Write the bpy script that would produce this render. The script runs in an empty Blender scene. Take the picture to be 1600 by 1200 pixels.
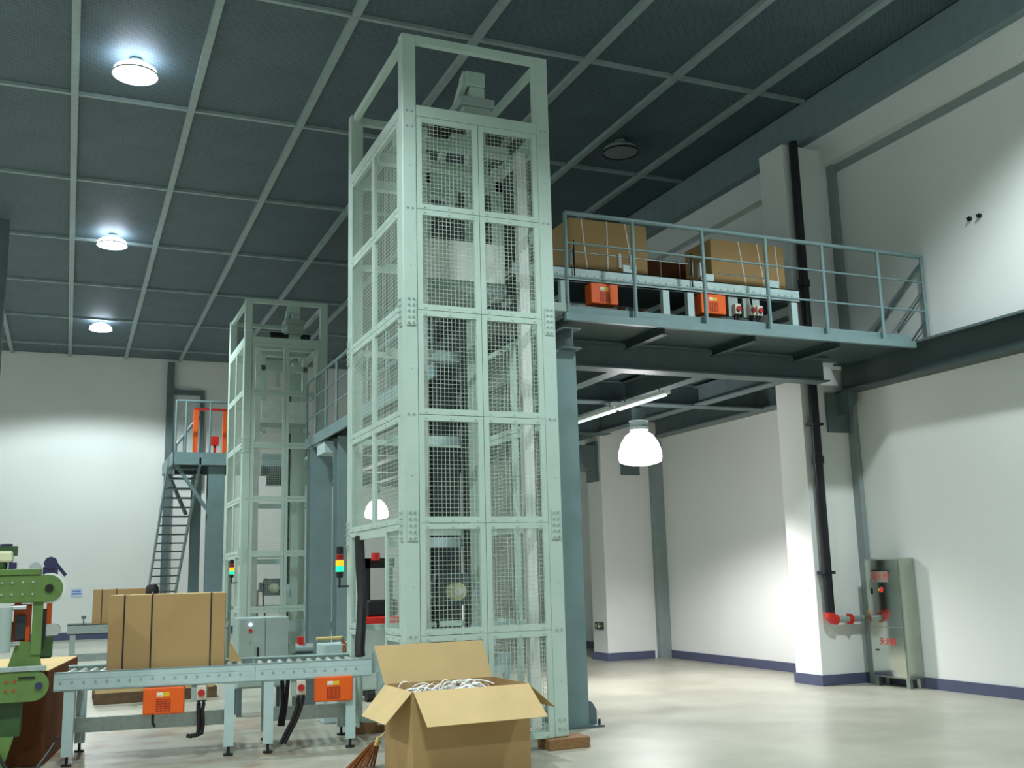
import bpy, bmesh, math, random
from mathutils import Vector, Matrix
random.seed(7)
R = math.radians
scene = bpy.context.scene
COL = scene.collection

# ------------------------------------------------------------------ camera, world, exposure
cam_d = bpy.data.cameras.new('camera'); cam = bpy.data.objects.new('camera', cam_d); COL.objects.link(cam)
YAW, PITCH, ROLL, FPX = 0.4074, 0.1821, -0.0257, 1606.5
fw = Vector((math.sin(YAW)*math.cos(PITCH), math.cos(YAW)*math.cos(PITCH), math.sin(PITCH)))
rt = fw.cross(Vector((0, 0, 1))).normalized(); up = rt.cross(fw)
r2 = math.cos(ROLL)*rt + math.sin(ROLL)*up
u2 = -math.sin(ROLL)*rt + math.cos(ROLL)*up
m = Matrix((r2, u2, -fw)).transposed().to_4x4(); m.translation = Vector((0, 0, 1.6))
cam.matrix_world = m
cam_d.sensor_width = 36.0; cam_d.lens = FPX/1600*36; cam_d.clip_end = 200; cam_d.clip_start = 0.05
scene.camera = cam
w = bpy.data.worlds.new('world'); scene.world = w; w.use_nodes = True
w.node_tree.nodes['Background'].inputs[0].default_value = (0.5, 0.6, 0.62, 1)
w.node_tree.nodes['Background'].inputs[1].default_value = 0.05
scene.view_settings.view_transform = 'Standard'; scene.view_settings.look = 'None'
scene.view_settings.gamma = 1.0; scene.view_settings.use_curve_mapping = False
scene.view_settings.exposure = 0.12
LAMP_W, BELL_W = 1480.0, 680.0
LAMP_COL = (0.86, 0.985, 1.0); BELL_COL = (1.0, 0.97, 0.98)

# ------------------------------------------------------------------ materials
def lin(c): return tuple((x/255/12.92 if x/255 <= 0.04045 else ((x/255+0.055)/1.055)**2.4) for x in c)
MATS = {}
def mat(name, rgb, rough=0.5, metal=0.0, var=0.08, scale=6.0, bump=0.0, spec=0.5, dirt=None, stretch=None):
    if name in MATS: return MATS[name]
    m = bpy.data.materials.new(name); m.use_nodes = True; nt = m.node_tree; b = nt.nodes['Principled BSDF']
    c = lin(rgb); b.inputs['Roughness'].default_value = rough; b.inputs['Metallic'].default_value = metal
    b.inputs['Specular IOR Level'].default_value = spec
    tc = nt.nodes.new('ShaderNodeTexCoord'); src = tc.outputs['Object']
    if stretch:
        mp = nt.nodes.new('ShaderNodeMapping'); mp.inputs['Scale'].default_value = stretch
        nt.links.new(src, mp.inputs['Vector']); src = mp.outputs['Vector']
    n = nt.nodes.new('ShaderNodeTexNoise'); n.inputs['Scale'].default_value = scale; n.inputs['Detail'].default_value = 5
    nt.links.new(src, n.inputs['Vector'])
    r = nt.nodes.new('ShaderNodeValToRGB')
    lo = dirt and lin(dirt) or tuple(x*(1-var) for x in c)
    r.color_ramp.elements[0].color = (*lo, 1); r.color_ramp.elements[1].color = (*[min(1, x*(1+var*0.6)) for x in c], 1)
    r.color_ramp.elements[0].position = 0.3; r.color_ramp.elements[1].position = 0.62 if not dirt else 0.5
    nt.links.new(n.outputs['Fac'], r.inputs['Fac']); nt.links.new(r.outputs['Color'], b.inputs['Base Color'])
    if bump:
        bp = nt.nodes.new('ShaderNodeBump'); bp.inputs['Strength'].default_value = bump; bp.inputs['Distance'].default_value = 0.01
        nt.links.new(n.outputs['Fac'], bp.inputs['Height']); nt.links.new(bp.outputs['Normal'], b.inputs['Normal'])
    MATS[name] = m; return m
def emit(name, rgb, strength, base=None):
    if name in MATS: return MATS[name]
    m = bpy.data.materials.new(name); m.use_nodes = True; b = m.node_tree.nodes['Principled BSDF']
    c = lin(rgb); b.inputs['Base Color'].default_value = (*(base or c), 1)
    b.inputs['Emission Color'].default_value = (*c, 1); b.inputs['Emission Strength'].default_value = strength
    MATS[name] = m; return m
PAINT = mat('pale_green_grey_paint', (184, 204, 194), 0.36, 0.0, 0.05, 3, spec=0.6)
WIRE = mat('pale_wire', (196, 212, 200), 0.4, 0.1, 0.03)
STEEL = mat('blue_grey_steel_paint', (116, 140, 142), 0.4, 0.0, 0.08, 4, spec=0.5)
STEELD = mat('dark_blue_grey_paint', (92, 108, 110), 0.45, 0.0, 0.1, 4)
GALV = mat('galvanised_steel', (172, 186, 184), 0.38, 0.5, 0.12, 25)
CONV = mat('conveyor_paint', (186, 208, 208), 0.35, 0.05, 0.05, 5)
ROLL_M = mat('roller_zinc', (205, 210, 200), 0.28, 0.55, 0.06, 12)
WALL = mat('white_wall_paint', (226, 229, 226), 0.85, 0, 0.025, 0.6, spec=0.2)
BASEB = mat('navy_grey_skirting_paint', (78, 84, 112), 0.5, 0, 0.06)
TRIM = mat('grey_trim_strip', (136, 148, 148), 0.6, 0, 0.06)
MEZD = mat('green_grey_steel_in_shade', (60, 76, 76), 0.5, 0, 0.1)  # steel darkened so the shade under the mezzanine sits in the colour
EAVE = mat('grey_eave_beam', (118, 138, 142), 0.55, 0, 0.08)
CARTON = mat('carton_board', (178, 146, 102), 0.85, 0, 0.035, 2, spec=0.15)
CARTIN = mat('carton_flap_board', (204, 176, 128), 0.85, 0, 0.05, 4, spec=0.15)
CARTD = mat('carton_dark_and_shaded_board', (120, 74, 48), 0.85, 0, 0.1, 4, spec=0.15)  # darkened board; on two cartons it stands in for shade
STRAPD = mat('dark_plastic_strap', (38, 34, 34), 0.4)
STRAPW = mat('white_plastic_strap', (232, 234, 230), 0.35)
ORANGE = mat('orange_cover_paint', (238, 96, 20), 0.42, 0, 0.05)
ORANGED = mat('red_print', (168, 50, 12), 0.6)
BLACK = mat('black_plastic', (24, 25, 28), 0.45)
RUBBER = mat('black_rubber', (16, 16, 18), 0.6)
BEIGE = mat('beige_switch_body', (214, 208, 190), 0.5)
RED = mat('red_paint', (200, 40, 28), 0.4)
REDK = mat('red_knob', (176, 36, 30), 0.4)
YELLOW = mat('yellow_paint', (228, 184, 40), 0.45)
GREEN = mat('green_machine_paint', (92, 122, 62), 0.42, 0, 0.12, 8)
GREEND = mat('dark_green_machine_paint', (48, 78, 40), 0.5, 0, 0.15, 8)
STAIN = mat('stainless_mirror', (200, 208, 200), 0.12, 1.0, 0.04, 2)
STAINS = mat('stainless_side', (176, 184, 172), 0.3, 0.9, 0.05, 3)
CHROME = mat('bright_metal', (210, 214, 214), 0.2, 0.9, 0.04)
PIPEB = mat('black_iron_pipe', (22, 24, 32), 0.4, 0.1, 0.2)
CABGREY = mat('grey_cabinet_paint', (158, 174, 168), 0.45, 0, 0.03)
WOODB = mat('weathered_wood', (140, 104, 68), 0.85, 0, 0.3, 10, 0.3, stretch=(2, 12, 12))
WOODP = mat('pale_wood', (214, 190, 130), 0.7, 0, 0.15, 10)
STRAW = mat('broom_straw', (150, 92, 50), 0.9, 0, 0.35, 40)
BLUEB = mat('blue_black_motor', (46, 44, 82), 0.4, 0, 0.1)
WHITEP = mat('white_enamel', (232, 236, 232), 0.35)
CREAM = mat('cream_enamel', (214, 214, 176), 0.4)
HAIR = mat('black_hair', (20, 18, 20), 0.6)
SKIN = mat('skin', (196, 148, 118), 0.55)
CLOTH = mat('blue_work_cloth', (52, 70, 110), 0.9)
DOORM = mat('pale_door', (205, 212, 210), 0.5)
SIGNP = mat('pale_blue_sign', (190, 205, 228), 0.5)
BLUEP = mat('blue_print', (80, 110, 190), 0.5)
GREENS = mat('dark_green_sign', (14, 48, 34), 0.4)
PALEG = mat('pale_sign_print', (210, 225, 180), 0.5)
DARKMAST = mat('dark_metal_and_column_shade', (44, 54, 56), 0.55, 0.1)  # dark metal; on the column behind the near tower it paints in shade
DUSTWOOD = mat('pallet_wood', (92, 72, 50), 0.9, 0, 0.3, 8)
BLUEL = mat('light_blue_plate', (150, 190, 196), 0.4)

def lamp_mat():
    return emit('lit_lamp_glass', (240, 250, 255), 14.0)
# floor: smooth sealed concrete, blotchy
def floor_mat():
    m = bpy.data.materials.new('sealed_concrete_floor'); m.use_nodes = True; nt = m.node_tree; b = nt.nodes['Principled BSDF']
    tc = nt.nodes.new('ShaderNodeTexCoord')
    n1 = nt.nodes.new('ShaderNodeTexNoise'); n1.inputs['Scale'].default_value = 0.55; n1.inputs['Detail'].default_value = 8; n1.inputs['Roughness'].default_value = 0.65
    n2 = nt.nodes.new('ShaderNodeTexNoise'); n2.inputs['Scale'].default_value = 2.2; n2.inputs['Detail'].default_value = 7
    for n in (n1, n2): nt.links.new(tc.outputs['Object'], n.inputs['Vector'])
    r1 = nt.nodes.new('ShaderNodeValToRGB')
    e = r1.color_ramp.elements; e[0].position = 0.3; e[0].color = (*lin((146, 145, 132)), 1); e[1].position = 0.68; e[1].color = (*lin((184, 182, 166)), 1)
    nt.links.new(n1.outputs['Fac'], r1.inputs['Fac'])
    r2 = nt.nodes.new('ShaderNodeValToRGB'); e = r2.color_ramp.elements
    e[0].position = 0.44; e[0].color = (0.12, 0.12, 0.12, 1); e[1].position = 0.66; e[1].color = (0.8, 0.8, 0.8, 1)
    nt.links.new(n2.outputs['Fac'], r2.inputs['Fac'])
    # worn, rust-brown patch where the packing line stands
    sx = nt.nodes.new('ShaderNodeSeparateXYZ'); nt.links.new(tc.outputs['Object'], sx.inputs[0])
    def ramp(sock, a, bb, inv=False):
        mr = nt.nodes.new('ShaderNodeMapRange'); mr.inputs[1].default_value = a; mr.inputs[2].default_value = bb
        mr.inputs[3].default_value = 1 if inv else 0; mr.inputs[4].default_value = 0 if inv else 1; nt.links.new(sock, mr.inputs[0]); return mr.outputs[0]
    a = ramp(sx.outputs[0], 1.8, 3.4, True); c = ramp(sx.outputs[1], 8.6, 9.6)
    c2 = ramp(sx.outputs[1], 12.5, 14, True)
    def mul(p, q):
        k = nt.nodes.new('ShaderNodeMath'); k.operation = 'MULTIPLY'; nt.links.new(p, k.inputs[0]); nt.links.new(q, k.inputs[1]); return k.outputs[0]
    msk = mul(mul(mul(a, c), c2), r2.outputs['Color'])
    mx = nt.nodes.new('ShaderNodeMixRGB'); nt.links.new(msk, mx.inputs[0]); nt.links.new(r1.outputs['Color'], mx.inputs[1])
    mx.inputs[2].default_value = (*lin((128, 98, 74)), 1)
    nt.links.new(mx.outputs[0], b.inputs['Base Color'])
    b.inputs['Roughness'].default_value = 0.32; b.inputs['Specular IOR Level'].default_value = 0.45
    return m
FLOOR = floor_mat()
# ceiling: dark open-mesh panels
def ceil_mat():
    m = bpy.data.materials.new('dark_mesh_ceiling'); m.use_nodes = True; nt = m.node_tree; b = nt.nodes['Principled BSDF']
    tc = nt.nodes.new('ShaderNodeTexCoord')
    br = nt.nodes.new('ShaderNodeTexBrick'); br.inputs['Scale'].default_value = 1.0
    br.inputs['Color1'].default_value = (*lin((72, 92, 100)), 1); br.inputs['Color2'].default_value = (*lin((84, 106, 114)), 1)
    br.inputs['Mortar'].default_value = (*lin((104, 122, 128)), 1)
    br.inputs['Mortar Size'].default_value = 0.007; br.inputs['Brick Width'].default_value = 0.08; br.inputs['Row Height'].default_value = 0.04
    nt.links.new(tc.outputs['Object'], br.inputs['Vector'])
    n = nt.nodes.new('ShaderNodeTexNoise'); n.inputs['Scale'].default_value = 1.3; nt.links.new(tc.outputs['Object'], n.inputs['Vector'])
    mx = nt.nodes.new('ShaderNodeMixRGB'); mx.blend_type = 'MULTIPLY'; mx.inputs[0].default_value = 0.35
    nt.links.new(br.outputs['Color'], mx.inputs[1]); nt.links.new(n.outputs['Fac'], mx.inputs[2])
    nt.links.new(mx.outputs[0], b.inputs['Base Color']); b.inputs['Roughness'].default_value = 0.6; b.inputs['Metallic'].default_value = 0.1
    bp = nt.nodes.new('ShaderNodeBump'); bp.inputs['Strength'].default_value = 0.4; bp.inputs['Distance'].default_value = 0.01
    nt.links.new(br.outputs['Fac'], bp.inputs['Height']); nt.links.new(bp.outputs['Normal'], b.inputs['Normal'])
    return m
CEIL = ceil_mat()

# ------------------------------------------------------------------ mesh helpers
class MB:
    def __init__(s): s.v = []; s.f = []
    def add(s, vs, fs):
        o = len(s.v); s.v += [tuple(p) for p in vs]; s.f += [tuple(i+o for i in f) for f in fs]; return s
    def box(s, x0, x1, y0, y1, z0, z1):
        return s.add([(x0, y0, z0), (x1, y0, z0), (x1, y1, z0), (x0, y1, z0), (x0, y0, z1), (x1, y0, z1), (x1, y1, z1), (x0, y1, z1)],
                     [(0, 3, 2, 1), (4, 5, 6, 7), (0, 1, 5, 4), (1, 2, 6, 5), (2, 3, 7, 6), (3, 0, 4, 7)])
    def beam(s, p, q, wd, ht, upv=(0, 0, 1)):
        p = Vector(p); q = Vector(q); d = (q-p).normalized(); sv = d.cross(Vector(upv))
        if sv.length < 1e-5: sv = Vector((1, 0, 0))
        sv.normalize(); uv = sv.cross(d)
        a = sv*wd/2; b = uv*ht/2
        vs = [p-a-b, p+a-b, p+a+b, p-a+b, q-a-b, q+a-b, q+a+b, q-a+b]
        return s.add(vs, [(0, 1, 2, 3), (7, 6, 5, 4), (0, 4, 5, 1), (1, 5, 6, 2), (2, 6, 7, 3), (3, 7, 4, 0)])
    def cyl(s, p, q, r, n=12, r2=None, caps=True):
        p = Vector(p); q = Vector(q); d = (q-p).normalized(); a = d.orthogonal().normalized(); b = d.cross(a)
        r2 = r if r2 is None else r2; o = len(s.v)
        for c, rr in ((p, r), (q, r2)):
            for i in range(n):
                t = 2*math.pi*i/n; s.v.append(tuple(c + a*math.cos(t)*rr + b*math.sin(t)*rr))
        for i in range(n): s.f.append((o+i, o+(i+1) % n, o+n+(i+1) % n, o+n+i))
        if caps: s.f.append(tuple(o+n-1-i for i in range(n))); s.f.append(tuple(o+n+i for i in range(n)))
        return s
    def tube(s, pts, r, n=8):
        pts = [Vector(p) for p in pts]; o = len(s.v); a = None
        for i, p in enumerate(pts):
            d = (pts[min(i+1, len(pts)-1)] - pts[max(i-1, 0)]).normalized()
            if a is None: a = d.orthogonal().normalized()
            else: a = (a - d*a.dot(d)).normalized()
            b = d.cross(a)
            for k in range(n):
                t = 2*math.pi*k/n; s.v.append(tuple(p + a*math.cos(t)*r + b*math.sin(t)*r))
        for i in range(len(pts)-1):
            for k in range(n): s.f.append((o+i*n+k, o+i*n+(k+1) % n, o+(i+1)*n+(k+1) % n, o+(i+1)*n+k))
        s.f.append(tuple(o+n-1-i for i in range(n))); s.f.append(tuple(o+(len(pts)-1)*n+i for i in range(n)))
        return s
    def lathe(s, prof, n=24, c=(0, 0, 0), close=False):
        o = len(s.v); c = Vector(c)
        for r, z in prof:
            for k in range(n):
                t = 2*math.pi*k/n; s.v.append((c.x+r*math.cos(t), c.y+r*math.sin(t), c.z+z))
        for i in range(len(prof)-1):
            for k in range(n): s.f.append((o+i*n+k, o+i*n+(k+1) % n, o+(i+1)*n+(k+1) % n, o+(i+1)*n+k))
        if close: s.f.append(tuple(o+n-1-i for i in range(n))); s.f.append(tuple(o+(len(prof)-1)*n+i for i in range(n)))
        return s
    def prism(s, poly, ax, d0, d1):
        def P(a, b, d): return {'x': (d, a, b), 'y': (a, d, b), 'z': (a, b, d)}[ax]
        n = len(poly); o = len(s.v)
        s.v += [P(a, b, d0) for a, b in poly] + [P(a, b, d1) for a, b in poly]
        s.f.append(tuple(o+i for i in range(n))); s.f.append(tuple(o+2*n-1-i for i in range(n)))
        for i in range(n): s.f.append((o+i, o+n+i, o+n+(i+1) % n, o+(i+1) % n))
        return s
    def hbeam(s, p, q, wd, ht, tf=0.016, tw=0.012, upv=(0, 0, 1)):
        # rolled H section: flanges above and below along upv
        p = Vector(p); q = Vector(q); d = (q-p).normalized(); U = Vector(upv); sv = d.cross(U).normalized(); U = sv.cross(d)
        s.beam(p+U*(ht/2-tf/2), q+U*(ht/2-tf/2), wd, tf, U); s.beam(p-U*(ht/2-tf/2), q-U*(ht/2-tf/2), wd, tf, U)
        return s.beam(p, q, tw, ht-2*tf, U)
    def mesh(s, name):
        me = bpy.data.meshes.new(name); me.from_pydata(s.v, [], s.f); me.validate()
        bm = bmesh.new(); bm.from_mesh(me); bmesh.ops.recalc_face_normals(bm, faces=bm.faces); bm.to_mesh(me); bm.free(); return me
    def build(s, name, m, parent=None, loc=None, smooth=False, bevel=0.0):
        return link(name, s.mesh(name), m, parent, loc, smooth, bevel)
def link(name, me, m, parent=None, loc=None, smooth=False, bevel=0.0):
    if m is not None and not me.materials: me.materials.append(m)
    o = bpy.data.objects.new(name, me); COL.objects.link(o)
    if parent is not None: o.parent = parent
    if loc is not None: o.location = loc
    if smooth:
        me.polygons.foreach_set('use_smooth', [True]*len(me.polygons))
        md = o.modifiers.new('edges', 'EDGE_SPLIT'); md.split_angle = R(38)
    if bevel:
        md = o.modifiers.new('bevel', 'BEVEL'); md.width = bevel; md.segments = 2; md.limit_method = 'ANGLE'
    return o
def tag(o, label, cat, group=None, kind=None):
    if label: o['label'] = label
    if cat: o['category'] = cat
    if group: o['group'] = group
    if kind: o['kind'] = kind
    return o
def thing(name, label, cat, loc=(0, 0, 0), rz=0.0, group=None):
    o = bpy.data.objects.new(name, None); COL.objects.link(o); o.location = loc; o.rotation_euler = (0, 0, rz)
    o.empty_display_size = 0.2
    return tag(o, label, cat, group)
def copy_tree(o, parent=None):
    c = o.copy(); COL.objects.link(c)
    if parent is not None: c.parent = parent
    for ch in list(o.children): copy_tree(ch, c)
    return c
def struct(name, mb, m, label=None, parent=None, **k):
    o = mb.build(name, m, parent, **k)
    if parent is None: o['kind'] = 'structure'
    if label: o['label'] = label
    return o
def text_part(name, body, size, m, parent, mw, depth=0.002):
    cu = bpy.data.curves.new(name, 'FONT'); cu.body = body; cu.size = size; cu.extrude = depth; cu.align_x = 'CENTER'; cu.align_y = 'CENTER'
    t = bpy.data.objects.new('tmp', cu); COL.objects.link(t)
    bpy.context.view_layer.update()
    me = bpy.data.meshes.new_from_object(t.evaluated_get(bpy.context.evaluated_depsgraph_get()))
    bpy.data.objects.remove(t); bpy.data.curves.remove(cu)
    me.transform(mw); me.materials.clear(); return link(name, me, m, parent)

XW, YB, ZC = 10.32, 33.7, 8.545

# ================================================================== THE ROOM
struct('floor', MB().box(-9, XW+0.3, -6, YB+0.3, -0.2, 0), FLOOR, 'smooth pale sealed concrete floor')
wr = struct('wall_right', MB().box(XW, XW+0.3, -6, YB, 0, ZC+0.4), WALL, 'white painted wall along the right side')
# pillars standing out of the right wall
pil = {}
for y0 in (11.58, 16.92, 22.3, 27.7):
    pil[y0] = struct('pillar', MB().box(9.45 if y0 < 12 else 9.06, XW, y0, y0+0.56, 0, 7.76), WALL, None, wr, bevel=0.008)
struct('beam_band', MB().box(10.14, XW, -6, YB, 7.5, 7.95), WALL, None, wr)
struct('eave_beam', MB().box(9.98, XW, -6, YB, 7.95, ZC), EAVE, None, wr)
wb = struct('wall_back', MB().box(-9, XW, YB, YB+0.3, 0, ZC+0.4), WALL, 'white painted end wall far behind')
struct('wall_left', MB().box(-9.3, -9, -6, YB+0.3, 0, ZC+0.4), WALL, 'white painted left wall')
struct('wall_front', MB().box(-9, XW, -6.3, -6, 0, ZC+0.4), WALL, 'white painted wall behind the viewer')
# grey trims framing the wall panel
struct('trim_1', MB().box(10.295, XW, -6, 11.58, 7.38, 7.5), TRIM, 'grey horizontal strip framing the upper wall panel')
struct('trim_2', MB().box(10.24, XW, 11.44, 11.58, 0, 7.5), TRIM, 'grey vertical strip beside the near pillar')
struct('trim_3', MB().box(10.08, XW, 16.80, 16.92, 0, 4.0), TRIM, 'grey vertical strip beside the second pillar')
# skirting
def skirt(name, b, label): return struct(name, b, BASEB, label)
skirt('baseboard_right', MB().box(XW-0.02, XW, -6, 11.44, 0, 0.14), 'dark skirting along the right wall')
skirt('baseboard_pillar', MB().box(9.43, 10.24, 11.56, 11.58, 0, 0.14).box(9.43, 9.45, 11.58, 12.16, 0, 0.14).box(9.45, XW, 12.14, 12.16, 0, 0.14), 'dark skirting around the near pillar')
skirt('baseboard_nook', MB().box(XW-0.02, XW, 12.16, 16.78, 0, 0.14), 'dark skirting along the nook wall')
skirt('baseboard_far_pillar', MB().box(9.04, 10.02, 16.9, 16.92, 0, 0.14).box(9.04, 9.06, 16.92, 17.5, 0, 0.14), 'dark skirting around the second pillar')
skirt('baseboard_far', MB().box(XW-0.02, XW, 17.5, YB, 0, 0.14), 'dark skirting along the far right wall')
skirt('baseboard_back', MB().box(-9, XW, YB-0.02, YB, 0, 0.22), 'dark skirting along the end wall')

# ceiling: grid bars with mesh panels between
ce = struct('ceiling', MB().box(-9, XW, -6, YB, ZC+0.25, ZC+0.4), mat('dark_void', (30, 38, 42), 0.9), 'dark mesh ceiling in a pale steel grid')
cx = [-9, -8.22, -6.62, -5.02, -3.42, -1.82, -0.22, 1.38, 3.0, 4.62, 6.27, 7.68, 9.08, XW-0.3]
ry = [-6+0.01] + [4.77-3.428*2 + 3.428*i for i in range(11)] + [YB]
pc = {}
for i in range(len(cx)-1):
    for j in range(len(ry)-1):
        if ry[j+1] < 7: continue
        wd, dp = round(cx[i+1]-cx[i]-0.07, 3), round(ry[j+1]-ry[j]-0.07, 3)
        if (wd, dp) not in pc:
            pc[(wd, dp)] = MB().box(-wd/2, wd/2, -dp/2, dp/2, 0, 0.03).mesh('ceiling_panel')
        link('ceiling_panel', pc[(wd, dp)], CEIL, ce, ((cx[i]+cx[i+1])/2, (ry[j]+ry[j+1])/2, ZC+0.02))
struct('ceiling_sheet', MB().box(-9, XW-0.3, -6, ry[3]-0.2, ZC+0.02, ZC+0.05), CEIL, None, ce)
GRID = mat('ceiling_grid_steel', (150, 168, 166), 0.45, 0.15, 0.1)
for x in cx[1:-1]: struct('grid_bar', MB().box(x-0.05, x+0.05, -6, YB, ZC-0.05, ZC+0.05), GRID, None, ce)
for y in ry[1:-1]: struct('cross_bar', MB().box(-9, XW-0.34, y-0.03, y+0.03, ZC-0.03, ZC+0.06), GRID, None, ce)

# upper door and post on the end wall
d1 = thing('door_1', 'pale upper door with grey steel frame on the end wall', None, (2.85, YB, 4.43)); d1['kind'] = 'structure'
MB().box(0, 0.84, -0.03, 0.0, 0, 3.0).build('door_leaf', DOORM, d1)
MB().box(-0.05, 0.95, -0.12, 0, 3.0, 3.15).box(0.82, 0.95, -0.12, 0, 0, 3.0).build('door_frame', STEELD, d1)
struct('trim_4', MB().box(2.64, 2.84, YB-0.2, YB, 0, ZC-0.1), STEELD, 'grey steel post against the end wall')
# left steel stanchion at the frame's edge
lc = thing('steel_stanchion', 'slim steel stanchion at the far left edge reaching the ceiling', 'column', (-1.42, 21.0, 0))
MB().hbeam((0, 0, 0.012), (0, 0, ZC-0.06), 0.2, 0.2, upv=(0, 1, 0)).build('shaft', STEELD, lc)
MB().box(-0.17, 0.17, -0.17, 0.17, 0, 0.012).build('base_plate', STEELD, lc)

# ================================================================== LAMPS
def spot(parent, z, power, size, blend, col, rad):
    l = bpy.data.lights.new('lamp_light', 'SPOT'); l.energy = power; l.spot_size = R(size); l.spot_blend = blend; l.color = col; l.shadow_soft_size = rad
    o = bpy.data.objects.new('lamp_light', l); COL.objects.link(o); o.parent = parent; o.location = (0, 0, z); return o
GLASS_OFF = mat('unlit_lamp_glass', (120, 128, 128), 0.25, 0, 0.05)
def high_bay(x, y, lit, label, cone=132, blend=0.5):
    t = thing('high_bay_lamp', label, 'lamp', (x, y, ZC-0.21), 0, 'high bay lamps in the mesh ceiling')
    MB().lathe([(0.285, 0), (0.29, 0.02), (0.27, 0.07), (0.20, 0.12), (0.10, 0.145)], 28).build('shade', emit('lit_lamp_shade', (225, 238, 255), 12.0) if lit else TRIM, t, smooth=True)
    MB().lathe([(0.30, -0.012), (0.30, 0.012), (0.285, 0.012), (0.285, -0.012), (0.30, -0.012)], 28).build('rim', WHITEP if lit else BLACK, t, smooth=True)
    MB().lathe([(0.001, -0.05), (0.14, -0.04), (0.24, -0.02), (0.284, 0.003)], 28).build('lens', lamp_mat() if lit else GLASS_OFF, t, smooth=True)
    MB().cyl((0, 0, 0.145), (0, 0, 0.205), 0.09, 16).build('housing', GALV, t)
    if lit: spot(t, -0.12, LAMP_W, cone, blend, LAMP_COL, 0.22)
    return t
high_bay(0.53, 13.77, True, 'nearest lit ceiling lamp, upper left, largest bright disc')
high_bay(0.53, 21.46, True, 'middle lit ceiling lamp of the receding row at left')
high_bay(0.53, 29.07, True, 'farthest lit ceiling lamp, close to the end wall', 148, 0.25)
high_bay(8.02, 13.85, False, 'unlit ceiling lamp above the mezzanine, right of the near tower')
high_bay(0.53, 6.1, True, 'lit ceiling lamp overhead in front of the near tower')
high_bay(8.02, 6.1, True, 'lit ceiling lamp overhead near the right wall', 130, 0.5)
high_bay(-6.9, 13.77, True, 'lit ceiling lamp out to the left, second from the viewer')
high_bay(-6.9, 6.1, True, 'lit ceiling lamp out to the left, closest to the viewer')
high_bay(0.53, -1.6, True, 'lit ceiling lamp behind the viewer')
high_bay(-6.9, 24.5, True, 'lit ceiling lamp out to the left toward the end wall')

def bell(x, y, zb, ztop, label):
    t = thing('bell_pendant_lamp', label, 'lamp', (x, y, zb), 0, 'bell pendant lamps under the mezzanine')
    MB().lathe([(0.30, 0.0), (0.315, 0.07), (0.305, 0.16), (0.27, 0.27), (0.20, 0.38), (0.13, 0.43), (0.10, 0.45)], 32).build('shade', emit('glowing_bell_glass', (250, 248, 250), 13.0), t, smooth=True)
    MB().lathe([(0.001, -0.06), (0.13, -0.05), (0.24, -0.025), (0.30, 0.0)], 32).build('lens', emit('glowing_lens', (252, 254, 250), 9.0), t, smooth=True)
    MB().lathe([(0.10, 0.45), (0.14, 0.46), (0.14, 0.50), (0.13, 0.51), (0.13, 0.58), (0.145, 0.585), (0.145, 0.60), (0.05, 0.60)], 24, close=True).build('collar', GALV, t, smooth=True)
    MB().lathe([(0.09, 0.6), (0.10, 0.70), (0.10, 0.78), (0.03, 0.82)], 20, close=True).build('ballast_housing', STEELD, t, smooth=True)
    MB().cyl((0, 0, 0.8), (0, 0, ztop-zb), 0.012, 8).build('suspension_rod', STEELD, t)
    spot(t, -0.14, BELL_W, 150, 0.5, BELL_COL, 0.2)
    return t
bell(7.56, 12.9, 3.14, 4.07, 'glowing bell pendant lamp hanging in front of the nook wall')
bell(7.56, 26.9, 3.17, 4.07, 'glowing bell pendant lamp seen through the near tower cage')

# ================================================================== LIFT TOWERS
TW, TD, PW = 1.58, 2.10, 0.145
JZ = [0.10, 1.07, 2.07, 3.07, 4.07, 5.07, 6.02]
_pan = {}
def panel_meshes(wd, ht):
    k = (round(wd, 3), round(ht, 3))
    if k in _pan: return _pan[k]
    b = 0.055; f = MB(); g = 0.003
    f.box(g, wd-g, 0, 0.03, g, b).box(g, wd-g, 0, 0.03, ht-b, ht-g).box(g, b, 0, 0.03, b, ht-b).box(wd-b, wd-g, 0, 0.03, b, ht-b)
    nb = 3 if wd > 0.4 else 2
    for zz in (b*0.5, ht-b*0.5):
        for i in range(nb): x = wd*(0.12+0.76*i/(nb-1)); f.cyl((x, -0.008, zz), (x, 0, zz), 0.009, 6)
    wm = MB(); p = 0.04; r = 0.0020
    n = int((wd-2*b)/p); x0 = (wd-n*p)/2
    for i in range(n+1): wm.cyl((x0+i*p, 0.012, b*0.6), (x0+i*p, 0.012, ht-b*0.6), r, 4, caps=False)
    n = int((ht-2*b)/p); z0 = (ht-n*p)/2
    for i in range(n+1): wm.cyl((b*0.6, 0.017, z0+i*p), (wd-b*0.6, 0.017, z0+i*p), r, 4, caps=False)
    _pan[k] = (f.mesh('mesh_panel'), wm.mesh('wire_mesh')); return _pan[k]
def put_panel(t, wd, ht, loc, rz, mesh=True):
    f, wm = panel_meshes(wd, ht)
    o = link('mesh_panel', f, PAINT, t, loc); o.rotation_euler.z = rz
    if mesh: link('wire_mesh', wm, WIRE, o)
    return o
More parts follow.
